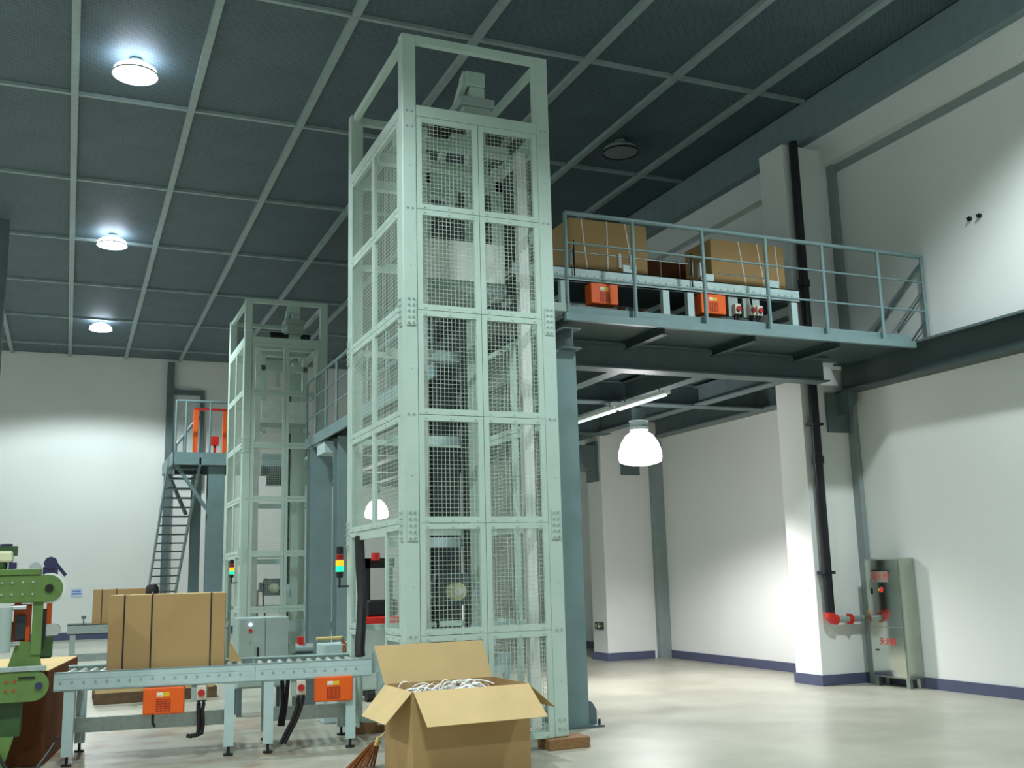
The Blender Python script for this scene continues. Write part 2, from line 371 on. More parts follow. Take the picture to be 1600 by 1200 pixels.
def make_tower(name, label, loc):
    t = thing(name, label, 'lift tower', loc)
    for px in (0, TW-PW):
        for py in (0, TD-0.13):
            MB().box(px, px+PW, py, py+0.13, 0.10, 6.88).build('post', PAINT, t, bevel=0.012)
    # bolted splice plates and bolts on the front and left faces
    for z, n in ((2.07, 5), (4.07, 5)):
        for px in (0, TW-PW):
            s = MB().box(px+0.03, px+PW-0.02, -0.008, 0, z-0.16, z+0.12).build('splice_plate', PAINT, t)
            b = MB()
            for i in range(n):
                for k in (0.055, 0.10): b.cyl((px+k, -0.018, z-0.135+i*0.058), (px+k, -0.008, z-0.135+i*0.058), 0.011, 6)
            o = b.build('bolts', GALV, s); o['kind'] = 'stuff'
        for py in (0, TD-0.13):
            s = MB().box(-0.008, 0, py+0.02, py+0.11, z-0.16, z+0.12).build('splice_plate', PAINT, t)
            b = MB()
            for i in range(n):
                for k in (0.04, 0.09): b.cyl((-0.02, py+k, z-0.135+i*0.058), (-0.008, py+k, z-0.135+i*0.058), 0.011, 6)
            o = b.build('bolts', GALV, s); o['kind'] = 'stuff'
    b = MB()
    for z in (1.07, 3.07, 5.07, 5.9, 6.06, 0.18, 0.26):
        for px in (0, TW-PW):
            for k in (0.05, 0.10): b.cyl((px+k, -0.009, z), (px+k, 0, z), 0.01, 6)
    for z in (0.6, 1.5, 2.5, 3.5, 4.5, 5.5, 6.3, 6.6):
        for px in (0, TW-PW): b.cyl((px+0.08, -0.002, z), (px+0.08, 0, z), 0.008, 6)
    o = b.build('post_bolts', GALV, t); o['kind'] = 'stuff'
    # top frame and deck rails
    MB().box(PW, TW-PW, 0.01, 0.08, 6.8, 6.88).build('top_rail', PAINT, t); MB().box(PW, TW-PW, TD-0.08, TD-0.01, 6.8, 6.88).build('top_rail', PAINT, t)
    for px in (0.03, TW-0.09): MB().box(px, px+0.06, 0.13, TD-0.13, 6.8, 6.88).build('top_rail', PAINT, t)
    MB().box(PW, TW-PW, -0.004, 0.09, 6.02, 6.13).build('deck_rail', PAINT, t); MB().box(PW, TW-PW, TD-0.09, TD, 6.02, 6.13).build('deck_rail', PAINT, t)
    for px in (0, TW-0.08): MB().box(px, px+0.08, 0.13, TD-0.13, 6.02, 6.13).build('deck_rail', PAINT, t)
    # cage panels
    pw = (TW-2*PW)/2; sd = (TD-0.26)/2
    for i in range(6):
        z0, h = JZ[i], JZ[i+1]-JZ[i]
        for k in (0, 1): put_panel(t, pw, h, (PW+k*pw, 0.004, z0), 0)                      # front
        MB().box(PW, TW-PW, TD-0.06, TD-0.02, z0-0.03, z0+0.03).build('back_rail', PAINT, t)
        for k in (0, 1):
            if i >= 2: put_panel(t, sd, h, (0.004, TD-0.13-k*sd, z0), -math.pi/2)             # left
            if i != 4 and i != 5: put_panel(t, sd, h, (TW-0.004, 0.13+k*sd, z0), math.pi/2)           # right
        if i in (4, 5): put_panel(t, 0.5, h, (TW-0.004, 0.13, z0), math.pi/2)
    # left face below 2.07: a narrow panel each side of the conveyor opening
    for i in (0, 1):
        put_panel(t, 0.30, JZ[i+1]-JZ[i], (0.004, TD-0.13, JZ[i]), -math.pi/2)
        put_panel(t, 0.52, JZ[i+1]-JZ[i], (0.004, 0.65, JZ[i]), -math.pi/2)
    MB().box(0.01, 0.05, 0.65, TD-0.43, 1.98, 2.07).build('opening_lintel', PAINT, t)
    for py in (0.05, TD-0.11): MB().box(PW, TW-PW, py, py+0.06, 0.1, 0.17).build('base_rail', PAINT, t)
    # guide mast, guide posts and chain inside
    MB().box(1.20, 1.36, 1.50, 1.58, 0.12, 5.98).build('mast_plate', PAINT, t)
    for x, y in ((0.33, 0.48), (1.47, 0.52)): MB().hbeam((x, y, 0.12), (x, y, 6.02), 0.1, 0.1, upv=(0, 1, 0)).build('guide_post', WHITEP, t)
    for z in (1.9, 3.0, 3.95, 4.9): MB().box(0.30, 1.43, 1.60, 1.62, z, z+0.1).build('tie_plate', CONV, t)
    MB().box(1.14, 1.18, 1.50, 1.58, 0.3, 5.9).build('lift_chain', DARKMAST, t)
    # carriage
    c = MB(); c.box(0.42, 1.34, 0.68, 0.80, 5.62, 5.74); c.box(0.42, 0.52, 0.68, 0.80, 4.6, 5.95); c.box(1.24, 1.34, 0.68, 0.80, 4.6, 5.9)
    c.box(0.72, 0.80, 0.70, 0.78, 5.3, 5.62).box(0.98, 1.06, 0.70, 0.78, 5.25, 5.62)
    c.build('carriage_frame', PAINT, t, bevel=0.006)
    MB().box(0.44, 1.32, 0.66, 0.69, 4.60, 5.02).build('carriage_apron', WHITEP, t)
    MB().box(0.40, 1.36, 0.70, 1.5, 4.50, 4.60).build('carriage_table', GALV, t)
    for x in (0.40, 1.26): MB().cyl((x, 0.62, 4.46), (x, 0.76, 4.46), 0.05, 12).cyl((x+0.09, 0.62, 4.40), (x+0.09, 0.76, 4.40), 0.035, 12).build('guide_roller', CHROME, t)
    MB().prism([(0.30, 3.55), (0.46, 3.58), (0.48, 4.0), (0.30, 4.05)], 'y', 0.70, 0.74).build('counterweight_shield', WHITEP, t)
    # receiving conveyor and drive at the bottom
    for yr, yl in ((0.86, 0.86), (1.78, 1.76)):
        MB().box(0.20, 1.40, yr, yr+0.04, 0.62, 0.82).box(0.25, 0.31, yl, yl+0.06, 0.1, 0.63).box(1.30, 1.36, yl, yl+0.06, 0.1, 0.63).build('receiving_frame', CONV, t)
    for i in range(10): MB().cyl((0.28+i*0.115, 0.9, 0.79), (0.28+i*0.115, 1.78, 0.79), 0.03, 10).build('receiving_roller', ROLL_M, t, smooth=True)
    g = MB().cyl((0.75, 0.66, 1.44), (0.75, 0.80, 1.44), 0.085, 20).build('gear_cover', CREAM, t, smooth=True)
    MB().cyl((0.75, 0.645, 1.44), (0.75, 0.66, 1.44), 0.04, 16).build('gear_cap', WHITEP, g)
    MB().box(0.60, 0.90, 0.80, 1.0, 1.30, 1.62).cyl((0.5, 0.9, 1.46), (0.62, 0.9, 1.46), 0.09, 16).build('gear_motor', STEELD, t, bevel=0.01)
    MB().box(0.36, 0.50, 0.95, 1.0, 0.7, 1.42).build('inner_cover', mat('brown_cover', (150, 84, 40), 0.6), t)
    MB().tube([(0.62, 0.8, 1.62), (0.57, 0.75, 1.60), (0.54, 0.74, 1.45), (0.56, 0.76, 1.2), (0.6, 0.76, 0.9), (0.6, 0.76, 0.55)], 0.014).build('motor_cable', RUBBER, t, smooth=True)
    MB().box(0.90, 1.36, 0.70, 0.74, 1.02, 1.12).box(1.02, 1.08, 0.70, 0.9, 1.12, 1.5).build('sensor_bracket', CONV, t)
    # drive head on top
    MB().box(0.15, 1.43, 0.72, 0.84, 6.06, 6.16).box(0.15, 1.43, 1.3, 1.42, 6.06, 6.16).build('head_beam', PAINT, t)
    MB().prism([(0.78, 6.16), (1.22, 6.16), (1.22, 6.62), (1.02, 6.62), (0.96, 6.56), (0.78, 6.22)], 'y', 0.86, 0.92).build('motor_bracket', PAINT, t)
    MB().box(0.97, 1.20, 0.78, 1.0, 6.86, 7.03).box(1.03, 1.20, 0.80, 1.05, 6.50, 6.86).build('motor_housing', PAINT, t, bevel=0.015)
    MB().box(0.90, 1.30, 0.76, 1.14, 6.62, 6.72).box(0.94, 1.26, 0.78, 1.12, 6.42, 6.62).build('gear_flange', CABGREY, t, bevel=0.01)
    MB().prism([(0.80, 6.88), (1.7, 6.2), (1.7, 6.32), (0.80, 7.02)], 'x', 0.94, 1.0).build('brace_plate', PAINT, t)
    MB().cyl((0.98, 0.95, 6.36), (0.62, 0.95, 6.36), 0.11, 16).build('drive_motor', BLACK, t, smooth=True)
    MB().cyl((1.24, 0.95, 6.36), (1.42, 0.95, 6.36), 0.10, 16).build('chain_wheel', DARKMAST, t, smooth=True)
    return t
T1 = (2.78, 8.97, 0.0); T2 = (2.88, 19.32, 0.0)
tw1 = make_tower('lift_tower', 'near pale green caged lift tower beside the open carton', T1)
tw2 = copy_tree(tw1); tw2.location = T2; tw2['label'] = 'far pale green caged lift tower beside the stairs'
for o in (tw1, tw2): o['group'] = 'caged vertical lift towers'
# wooden packing blocks under the near tower
for x, y, lb in ((4.12, 8.90, 'scarred wooden block under the near tower post by the open carton'), (2.80, 10.9, 'wooden block under the near tower post beside the conveyor'),
                 (4.22, 10.9, 'wooden block under the rear post of near tower by the steel column'), (2.72, 8.98, 'wooden block under the near tower post hidden behind the open carton')):
    wblk = thing('wooden_block', lb, 'block', (x, y, 0), 0, 'wooden packing blocks under the near tower')
    for i in range(2): MB().box(0, 0.42, i*0.135, i*0.135+0.13, 0, 0.098).build('timber', WOODB, wblk, bevel=0.006)
for x, y, lb in ((2.86, 19.3, 'front left'), (4.3, 19.3, 'front right'), (2.86, 21.27, 'rear left'), (4.3, 21.27, 'rear right')):
    wblk = thing('wooden_block', 'wooden block under the %s post of the far tower' % lb, 'block', (x, y, 0), 0, 'wooden packing blocks under the far tower')
    MB().box(0, 0.2, 0, 0.15, 0, 0.098).build('timber', WOODB, wblk)

# stack lights on brackets
def stack_light(loc, rz, label):
    t = thing('signal_stack_light', label, 'signal light', loc, rz, 'signal stack lights on the towers')
    MB().box(-0.02, 0.14, -0.015, 0.015, 0, 0.02).cyl((0, 0, 0.02), (0, 0, 0.1), 0.012, 8).build('bracket', BLACK, t)
    MB().cyl((0, 0, 0.10), (0, 0, 0.16), 0.034, 16, 0.04).build('base_unit', BLACK, t, smooth=True)
    for k, (m_, nm) in enumerate(((emit('green_signal', (20, 200, 140), 1.8), 'green_lens'), (emit('amber_signal', (255, 150, 16), 1.6), 'amber_lens'), (mat('red_signal', (150, 24, 24), 0.3), 'red_lens'))):
        MB().cyl((0, 0, 0.165+k*0.062), (0, 0, 0.222+k*0.062), 0.042, 18).build(nm, m_, t, smooth=True)
    MB().cyl((0, 0, 0.351), (0, 0, 0.43), 0.04, 18, 0.036).build('cap', BLACK, t, smooth=True)
    return t
stack_light((2.68, 10.98, 1.50), 0, 'signal stack light lit green and amber on the near tower')
stack_light((2.80, 19.75, 1.55), 0, 'signal stack light lit green and amber on the far tower')

# ================================================================== STEEL COLUMNS
def steel_column(x, y, h, wd, dp, label, rib=True, m_=None):
    t = thing('steel_column', label, 'column', (x, y, 0), 0, 'blue grey steel columns')
    MB().hbeam((0, 0, 0.02), (0, 0, h), wd, dp, 0.02, 0.014, upv=(0, 1, 0)).build('shaft', m_ or STEEL, t)
    MB().box(-wd/2-0.12, wd/2+0.12, -dp/2-0.12, dp/2+0.12, 0, 0.02).build('base_plate', STEELD, t)
    if rib:
        for s in (-1, 1):
            for yy in (-dp/2+0.02, 0, dp/2-0.02):
                MB().prism([(s*wd/2, 0.02), (s*(wd/2+0.10), 0.02), (s*(wd/2+0.10), 0.16), (s*(wd/2+0.05), 0.24), (s*wd/2, 0.26)], 'y', yy-0.007, yy+0.007).build('gusset', STEELD, t)
        for sx in (-1, 1):
            for sy in (-1, 1): MB().cyl((sx*(wd/2+0.08), sy*(dp/2+0.08), 0.02), (sx*(wd/2+0.08), sy*(dp/2+0.08), 0.08), 0.014, 6).build('anchor_bolt', DARKMAST, t)
    return t
steel_column(4.98, 10.22, 4.035, 0.30, 0.30, 'tall blue grey steel column just right of the near tower')
steel_column(4.17, 11.85, 3.95, 0.32, 0.30, 'shade-darkened steel column standing right behind the near tower', m_=DARKMAST)  # same steel as the others, its shade painted in as near-black
steel_column(4.18, 18.7, 3.95, 0.40, 0.30, 'wide blue grey steel column directly right of the far tower')
steel_column(4.22, 17.1, 3.95, 0.26, 0.34, 'blue grey steel column seen left of the near tower, second from far tower')
steel_column(3.02, 24.15, 4.15, 0.36, 0.34, 'steel column under the front of the stair platform')
steel_column(2.82, 26.2, 4.15, 0.22, 0.3, 'steel column behind the stairs under the platform')

# ================================================================== MEZZANINE
mz = thing('steel_mezzanine', 'blue grey steel mezzanine deck from the near tower to the right wall', 'mezzanine', (0, 0, 0))
MB().box(4.95, 10.0, 9.95, 11.2, 4.385, 4.43).box(4.6, 9.42, 11.2, 12.18, 4.385, 4.43).box(4.6, XW-0.02, 12.18, 16.88, 4.385, 4.43).box(4.6, 9.04, 16.9, 28.5, 4.385, 4.43).build('deck_plate', MEZD, mz)
MB().box(4.95, 10.0, 9.90, 9.96, 4.345, 4.43).build('edge_channel', STEEL, mz)
MB().box(4.97, 10.0, 9.985, 9.995, 4.43, 4.53).build('toe_board', STEEL, mz)
MB().box(4.46, 5.0, 9.92, 10.04, 4.44, 4.54).build('sill_block', CABGREY, mz, bevel=0.01)
for y in (11.02, 13.3, 16.5, 20.4, 23.7, 27.6):
    x1 = 9.40 if y < 12 else (10.0 if y < 16 else 9.0)
    MB().hbeam((4.75, y, 4.215), (x1, y, 4.215), 0.26, 0.33, 0.02, 0.014).build('girder', STEELD, mz)
MB().hbeam((5.05, 9.97, 4.16), (5.05, 23.9, 4.16), 0.22, 0.24, 0.018, 0.012).build('edge_girder', STEELD, mz)
for x in (6.25, 7.52, 8.8):
    MB().hbeam((x, 9.97, 4.33), (x, 10.88, 4.33), 0.09, 0.10, 0.01, 0.01).build('joist', MEZD, mz)
    for y0, y1 in ((11.16, 13.16), (13.44, 16.36), (16.64, 20.26), (20.54, 23.56), (23.84, 27.46)):
        MB().hbeam((x, y0, 4.20), (x, y1, 4.20), 0.2, 0.28, 0.018, 0.012).build('cross_beam', STEELD, mz)
MB().hbeam((10.15, -5.9, 4.23), (10.15, 11.5, 4.23), 0.30, 0.42, 0.022, 0.016).build('wall_girder', MEZD, mz)
MB().hbeam((10.15, 12.2, 4.23), (10.15, 16.7, 4.23), 0.30, 0.34, 0.022, 0.016).build('wall_girder', STEELD, mz)
MB().box(9.985, 10.0, -5.9, 9.85, 4.41, 4.44).build('girder_angle', STEELD, mz)
# brackets on the pillars
MB().box(9.86, 10.22, 11.53, 11.575, 3.46, 4.02).prism([(10.05, 3.7), (10.22, 3.9), (10.22, 4.02), (10.05, 4.02)], 'y', 11.3, 11.53).build('pillar_bracket', STEELD, mz)
MB().box(9.47, 9.86, 16.87, 16.915, 3.36, 3.82).build('pillar_bracket', STEELD, mz)
MB().box(9.01, 9.055, 17.0, 17.42, 3.25, 4.0).prism([(9.01, 3.45), (8.85, 3.45), (8.55, 3.72), (8.55, 3.92), (9.01, 3.92)], 'y', 17.02, 17.4).build('pillar_bracket', STEELD, mz)

def railing(name, label, cat, p0, p1, posts, ztop, zdeck, mids=(0.33, 0.66), r=0.024, start=True):
    t = thing(name, label, cat, (0, 0, 0)); p0 = Vector(p0); p1 = Vector(p1)
    MB().cyl((p0.x, p0.y, ztop), (p1.x, p1.y, ztop), r*1.15, 12).build('handrail', STEEL, t, smooth=True)
    for k in mids: MB().cyl((p0.x, p0.y, zdeck+(ztop-zdeck)*k), (p1.x, p1.y, zdeck+(ztop-zdeck)*k), r*0.55, 8).build('mid_rail', STEEL, t, smooth=True)
    for f in posts:
        q = p0.lerp(p1, f); MB().cyl((q.x, q.y, zdeck), (q.x, q.y, ztop), r, 12).build('post', STEEL, t, smooth=True)
    return t
xs = [4.985, 5.855, 6.81, 7.73, 8.6, 9.5, 10.25]
rl = railing('guard_railing', 'long blue grey guard railing along the mezzanine edge to the right wall', 'railing', (4.985, 9.93, 0), (10.25, 9.93, 0), [(x-4.985)/(10.25-4.985) for x in xs], 5.60, 4.43, (0.36, 0.70))
MB().cyl((10.25, 9.93, 5.52), (10.29, 10.95, 4.80), 0.02, 8).cyl((10.25, 9.93, 5.12), (10.29, 10.5, 4.72), 0.012, 8).cyl((10.25, 9.93, 4.75), (10.29, 10.3, 4.5), 0.012, 8).build('wall_brace', STEEL, rl, smooth=True)
# walkway beside the far tower
wk = thing('side_walkway', 'narrow steel walkway running in front of the far tower', 'walkway', (0, 0, 0))
MB().box(4.0, 4.58, 11.6, 19.05, 4.11, 4.15).build('deck_plate', STEELD, wk)
MB().box(3.98, 4.02, 11.6, 19.05, 3.97, 4.15).build('edge_channel', STEEL, wk)
MB().hbeam((4.3, 11.6, 4.03), (4.3, 19.0, 4.03), 0.16, 0.15, 0.012, 0.01).build('joist', STEELD, wk)
MB().box(4.02, 4.5, 17.6, 18.2, 3.75, 3.95).build('hanger_box', CONV, wk)
railing('guard_railing', 'short guard railing receding between the two towers', 'railing', (4.0, 11.7, 0), (4.0, 19.0, 0), [0, 0.13, 0.27, 0.41, 0.55, 0.68, 0.785, 0.895, 1.0], 5.2, 4.15)

# ------------------------------------------------------------------ stair platform at the back
pf = thing('stair_platform', 'high steel landing at the top of the stairs', 'platform', (0, 0, 0))
MB().box(2.08, 4.6, 23.9, 26.6, 4.39, 4.43).build('deck_plate', STEELD, pf)
MB().box(2.06, 4.6, 23.86, 23.9, 4.17, 4.45).box(2.04, 2.08, 23.86, 26.6, 4.17, 4.45).build('edge_channel', STEEL, pf)
MB().hbeam((2.3, 26.3, 4.28), (4.6, 26.3, 4.28), 0.2, 0.2).build('joist', STEELD, pf)
MB().beam((2.12, 24.0, 4.2), (2.83, 24.1, 3.2), 0.07, 0.07).beam((2.15, 26.0, 4.15), (2.6, 26.2, 3.2), 0.07, 0.07).build('knee_brace', STEEL, pf)
railing('guard_railing', 'guard railing across the front of the stair landing', 'railing', (2.1, 23.95, 0), (3.3, 23.95, 0), [0, 0.18, 0.62, 0.95], 5.62, 4.44, ())
st = thing('steel_stairs', 'open steel stairs with thin treads going down from the landing', 'stairs', (0, 0, 0))
A = (23.86, 4.33); B = (30.9, 0.0); sl = (B[1]-A[1])/(B[0]-A[0])
for x in (1.96, 2.64): MB().prism([(A[0], A[1]-0.2), (A[0], A[1]), (B[0]-0.0, B[1]+0.12), (B[0], 0.0), (B[0]-0.25, 0.0)], 'x', x-0.02, x+0.02).build('stringer', STEEL, st)
n = 22
for i in range(1, n):
    y = A[0]+(B[0]-A[0])*i/n; z = A[1]+(B[1]-A[1])*i/n
    MB().box(1.98, 2.62, y-0.02, y+0.24, z-0.03, z).build('tread', STEELD, st)
sr = thing('stair_handrail', 'sloping handrail frame on the stair landing', 'railing', (0, 0, 0))
MB().cyl((2.18, 24.6, 4.7), (2.75, 25.2, 5.5), 0.03, 10).build('handrail', STEEL, sr, smooth=True)
for x, y, z1 in ((2.18, 24.6, 4.7), (2.36, 24.79, 4.95), (2.75, 25.2, 5.5)): MB().cyl((x, y, 4.43), (x, y, z1), 0.022, 8).build('post', STEEL, sr, smooth=True)
fr = thing('orange_gate_frame', 'orange steel portal frame standing on the stair landing', 'frame', (2.55, 24.6, 4.43))
for x in (0, 0.66): MB().box(x, x+0.10, 0, 0.12, 0, 1.1).build('upright', ORANGE, fr)
MB().box(0, 0.76, 0.02, 0.10, 1.1, 1.15).build('top_bar', RED, fr)
MB().box(0.40, 0.57, -0.05, 0.1, 0.28, 0.48).box(0.46, 0.52, 0.0, 0.06, 0, 0.28).build('control_box', RED, fr)

# ================================================================== CONVEYORS
def warning_cover(parent, x, y, z, wd, ht):
    c = MB().box(x, x+wd, y, y+0.16, z, z+ht).build('motor_cover', ORANGE, parent, bevel=0.012); c['label'] = 'orange motor cover with warning sticker'
    s = MB().box(x+wd*0.33, x+wd*0.48, y-0.003, y, z+ht*0.66, z+ht*0.82).build('warning_sticker', WHITEP, c)
    MB().box(x+wd*0.49, x+wd*0.64, y-0.003, y, z+ht*0.66, z+ht*0.82).box(x+wd*0.355, x+wd*0.455, y-0.005, y-0.003, z+ht*0.69, z+ht*0.72).build('sticker_text', YELLOW, c)
    b = MB(); X0, X1 = x+wd*0.33, x+wd*0.66
    for i in range(6): b.box(X0, X1, y-0.003, y, z+ht*(0.12+0.085*i), z+ht*(0.12+0.085*i)+0.008)
    for i in range(4): b.box(X0+(X1-X0)*i/3-0.003, X0+(X1-X0)*i/3+0.003, y-0.003, y, z+ht*0.12, z+ht*0.58)
    o = b.build('instruction_print', ORANGED, c); o['kind'] = 'stuff'
    return c
def switch(parent, x, y, z, cable=None):
    MB().box(x-0.05, x+0.09, y+0.02, y+0.06, z-0.02, z+0.24).build('switch_plate', CABGREY, parent)
    s = MB().box(x, x+0.085, y-0.05, y+0.02, z, z+0.13).build('switch_box', BEIGE, parent, bevel=0.006)
    MB().cyl((x+0.042, y-0.075, z+0.065), (x+0.042, y-0.05, z+0.065), 0.032, 16).build('red_knob', REDK, s, smooth=True)
    MB().cyl((x+0.02, y-0.01, z-0.04), (x+0.02, y-0.01, z), 0.013, 8).cyl((x+0.065, y-0.01, z-0.04), (x+0.065, y-0.01, z), 0.013, 8).build('cable_gland', BLACK, s)
    if cable: MB().tube([(x+0.02, y-0.01, z-0.03)] + [(x+0.02+a, y-0.01, z+b) for a, b in cable], 0.02).tube([(x+0.065, y-0.01, z-0.03)] + [(x+0.055+a, y-0.01, z+b) for a, b in cable], 0.017).build('switch_cable', RUBBER, parent, smooth=True)
_roller = MB().cyl((0, 0.04, 0), (0, 0.88, 0), 0.03, 12).mesh('roller')
def conveyor(name, label, loc, rz, L, legs, ztop=0.82, wd=0.92, mt=CONV, pitch=0.098, low=True, foot=0.085, group=None):
    t = thing(name, label, 'conveyor', loc, rz, group)
    for y0, s in ((0, 1), (wd, -1)):
        MB().box(0, L, min(y0, y0+s*0.012), max(y0, y0+s*0.012), ztop-0.165, ztop).box(0, L, min(y0, y0+s*0.045), max(y0, y0+s*0.045), ztop-0.012, ztop).box(0, L, min(y0, y0+s*0.045), max(y0, y0+s*0.045), ztop-0.165, ztop-0.153).build('side_rail', mt, t)
    b = MB(); n = int((L-0.06)/pitch)
    for i in range(n):
        x = 0.06+i*pitch; b.cyl((x, -0.008, ztop-0.085), (x, 0, ztop-0.085), 0.011, 6)
    b.box(0.03, L-0.03, -0.0015, 0, ztop-0.062, ztop-0.06)
    o = b.build('rail_bolts', GALV, t); o['kind'] = 'stuff'
    for i in range(n): link('roller', _roller, ROLL_M, t, (0.06+i*pitch, (wd-0.92)/2, ztop-0.058))
    for x in legs:
        for y in (0.005, wd-0.075):
            MB().box(x-0.01, x+0.08, y, y+0.07, foot, ztop-0.165).build('leg', mt, t)
            MB().cyl((x+0.035, y+0.035, 0), (x+0.035, y+0.035, 0.018), 0.045, 12).cyl((x+0.035, y+0.035, 0.018), (x+0.035, y+0.035, foot), 0.014, 8).build('levelling_foot', BLACK, t)
        MB().box(x+0.01, x+0.06, 0.07, wd-0.07, 0.29, 0.35).build('cross_tie', GALV, t)
    if low: MB().box(legs[0], legs[-1]+0.07, 0.30, 0.34, 0.26, 0.38).box(legs[0], legs[-1]+0.07, 0.30, 0.40, 0.25, 0.26).build('cable_tray', GALV, t)
    return t
ROT = -0.14
def cpos(d, off=0.0):  # along the line of the near conveyor
    return (-0.06+d*math.cos(ROT)-off*math.sin(ROT), 10.46+d*math.sin(ROT)+off*math.cos(ROT))
c1 = conveyor('roller_conveyor', 'pale roller conveyor section carrying the strapped carton', (*cpos(0), 0), ROT, 1.76, (0.10, 1.50), group='near roller conveyor line')
warning_cover(c1, 0.77, -0.03, 0.41, 0.36, 0.24)
switch(c1, 1.24, -0.005, 0.52, [(0.0, -0.1), (0.01, -0.22), (0.0, -0.30), (-0.06, -0.32), (-0.1, -0.31)])
MB().tube([(0.86, 0.0, 0.41), (0.86, 0.0, 0.34), (0.88, 0.0, 0.3)], 0.012).build('drip_cable', RUBBER, c1)
c2 = conveyor('roller_conveyor', 'pale roller conveyor section entering the near tower', (*cpos(1.768), 0), ROT, 1.09, (0.09, 0.86), group='near roller conveyor line')
warning_cover(c2, 0.55, -0.03, 0.44, 0.36, 0.23)
switch(c2, 0.38, -0.005, 0.52, [(-0.01, -0.12), (-0.06, -0.25), (-0.12, -0.36), (-0.16, -0.44)])
MB().tube([(0.26, 0.3, 0.66), (0.27, 0.3, 0.4), (0.24, 0.3, 0.2)], 0.02).tube([(0.32, 0.3, 0.66), (0.30, 0.3, 0.4), (0.27, 0.3, 0.2)], 0.02).build('hanging_cable', RUBBER, c2)
# far line
c3 = conveyor('roller_conveyor', 'galvanised roller conveyor far behind carrying the second carton', (0.06, 20.1, 0), 0, 2.75, (0.06, 1.3, 2.5), 0.90, 0.92, GALV)
MB().cyl((0.26, 0.05, 0.9), (0.26, 0.05, 1.02), 0.012, 8).box(0.22, 0.30, 0.03, 0.07, 1.0, 1.05).build('sensor_post', STEELD, c3)
# mezzanine line
c4 = conveyor('roller_conveyor', 'pale roller conveyor on the mezzanine behind the guard railing', (4.5, 10.30, 4.43), 0, 4.0, (0.6, 1.97, 2.32, 3.88), 0.66, 0.92, CONV, foot=0.03, low=False)
warning_cover(c4, 0.95, -0.06, 0.23, 0.36, 0.25); warning_cover(c4, 2.46, -0.06, 0.23, 0.36, 0.25)
for x in (2.96, 3.18, 3.29): switch(c4, x, -0.005, 0.26, [(0, -0.1), (0.0, -0.18)])
for x in (1.42, 2.52, 3.5): MB().box(x, x+0.18, -0.012, 0, 0.66, 0.75).build('guide_bracket', CONV, c4)
MB().cyl((0, 0.02, 0.86), (2.35, 0.02, 0.86), 0.010, 8).cyl((2.8, 0.02, 0.78), (3.5, 0.02, 0.78), 0.010, 8).build('guide_rod', CHROME, c4)
for x in (0.74, 1.36, 1.52, 2.36, 2.50): MB().box(x, x+0.035, -0.02, 0.03, 0.70, 0.88).cyl((x+0.017, 0, 0.88), (x+0.017, 0, 0.905), 0.012, 8).build('rod_clamp', CHROME, c4)
for x in (0.76, 2.37): MB().cyl((x, -0.03, 0.55), (x, -0.03, 0.98), 0.009, 8).build('sensor_stem', BLACK, c4)
MB().box(2.9, 3.75, 0.0, 0.1, 0.04, 0.10).build('floor_duct', WHITEP, c4)
MB().box(0.02, 3.98, 0.05, 0.87, 0.50, 0.51).build('underside_shade_sheet', MEZD, c4)  # added dark sheet that paints in the shade beneath the rollers

# ================================================================== CARTONS
def carton(label, loc, rz, wd, dp, ht, straps, sm, m=CARTON, sw=0.014, group=None, top=None):
    t = thing('strapped_carton', label, 'carton', loc, rz, group)
    MB().box(0, wd, 0, dp, 0, ht-0.004).build('body', m, t, bevel=0.008)
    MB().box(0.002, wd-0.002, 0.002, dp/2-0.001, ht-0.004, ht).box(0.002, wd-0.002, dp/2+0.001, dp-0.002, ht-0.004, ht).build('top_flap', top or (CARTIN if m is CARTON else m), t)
    for x, lean in straps:
        b = MB(); e = 0.003
        b.prism([(x, 0.001), (x+sw, 0.001), (x+sw+lean, ht+e), (x+lean, ht+e)], 'y', -e, 0)
        b.box(x+lean, x+lean+sw, -e, dp+e, ht, ht+e)
        b.prism([(x, 0.001), (x+sw, 0.001), (x+sw+lean, ht+e), (x+lean, ht+e)], 'y', dp, dp+e)
        b.build('strap', sm, t)
    return t
p = cpos(0.43, 0.10)
carton('large brown carton with dark straps on the near conveyor', (p[0], p[1], 0.795), ROT, 1.05, 0.62, 0.695, ((0.13, 0), (0.375, 0), (0.91, 0)), STRAPD)
carton('brown carton far behind, partly hidden by the near one', (0.47, 20.2, 0.875), 0, 1.05, 0.62, 0.63, ((0.13, 0), (0.375, 0), (0.91, 0)), STRAPD)
carton('brown carton with white straps on the mezzanine near the lift', (5.36, 10.55, 5.065), 0, 1.06, 0.6, 0.73, ((0.22, -0.07), (0.49, 0.01), (0.86, -0.11)), STRAPW)
carton('brown carton with white straps on the mezzanine near the pillar', (7.36, 10.55, 5.065), 0, 1.14, 0.6, 0.68, ((0.52, -0.1), (0.81, -0.1), (1.03, -0.03)), STRAPW)
carton('shaded brown carton on the mezzanine deck between the other two', (6.86, 11.45, 4.43), 0, 0.9, 0.7, 1.28, ((0.3, 0), (0.6, 0)), STRAPW, CARTD)  # shade put into the board colour
carton('brown carton with shade-darkened sides standing on the floor behind the green machine', (-1.20, 10.80, 0), ROT, 1.10, 1.95, 0.83, (), STRAPD, CARTD, top=CARTIN)  # sides carry painted shade, top keeps the lighter board

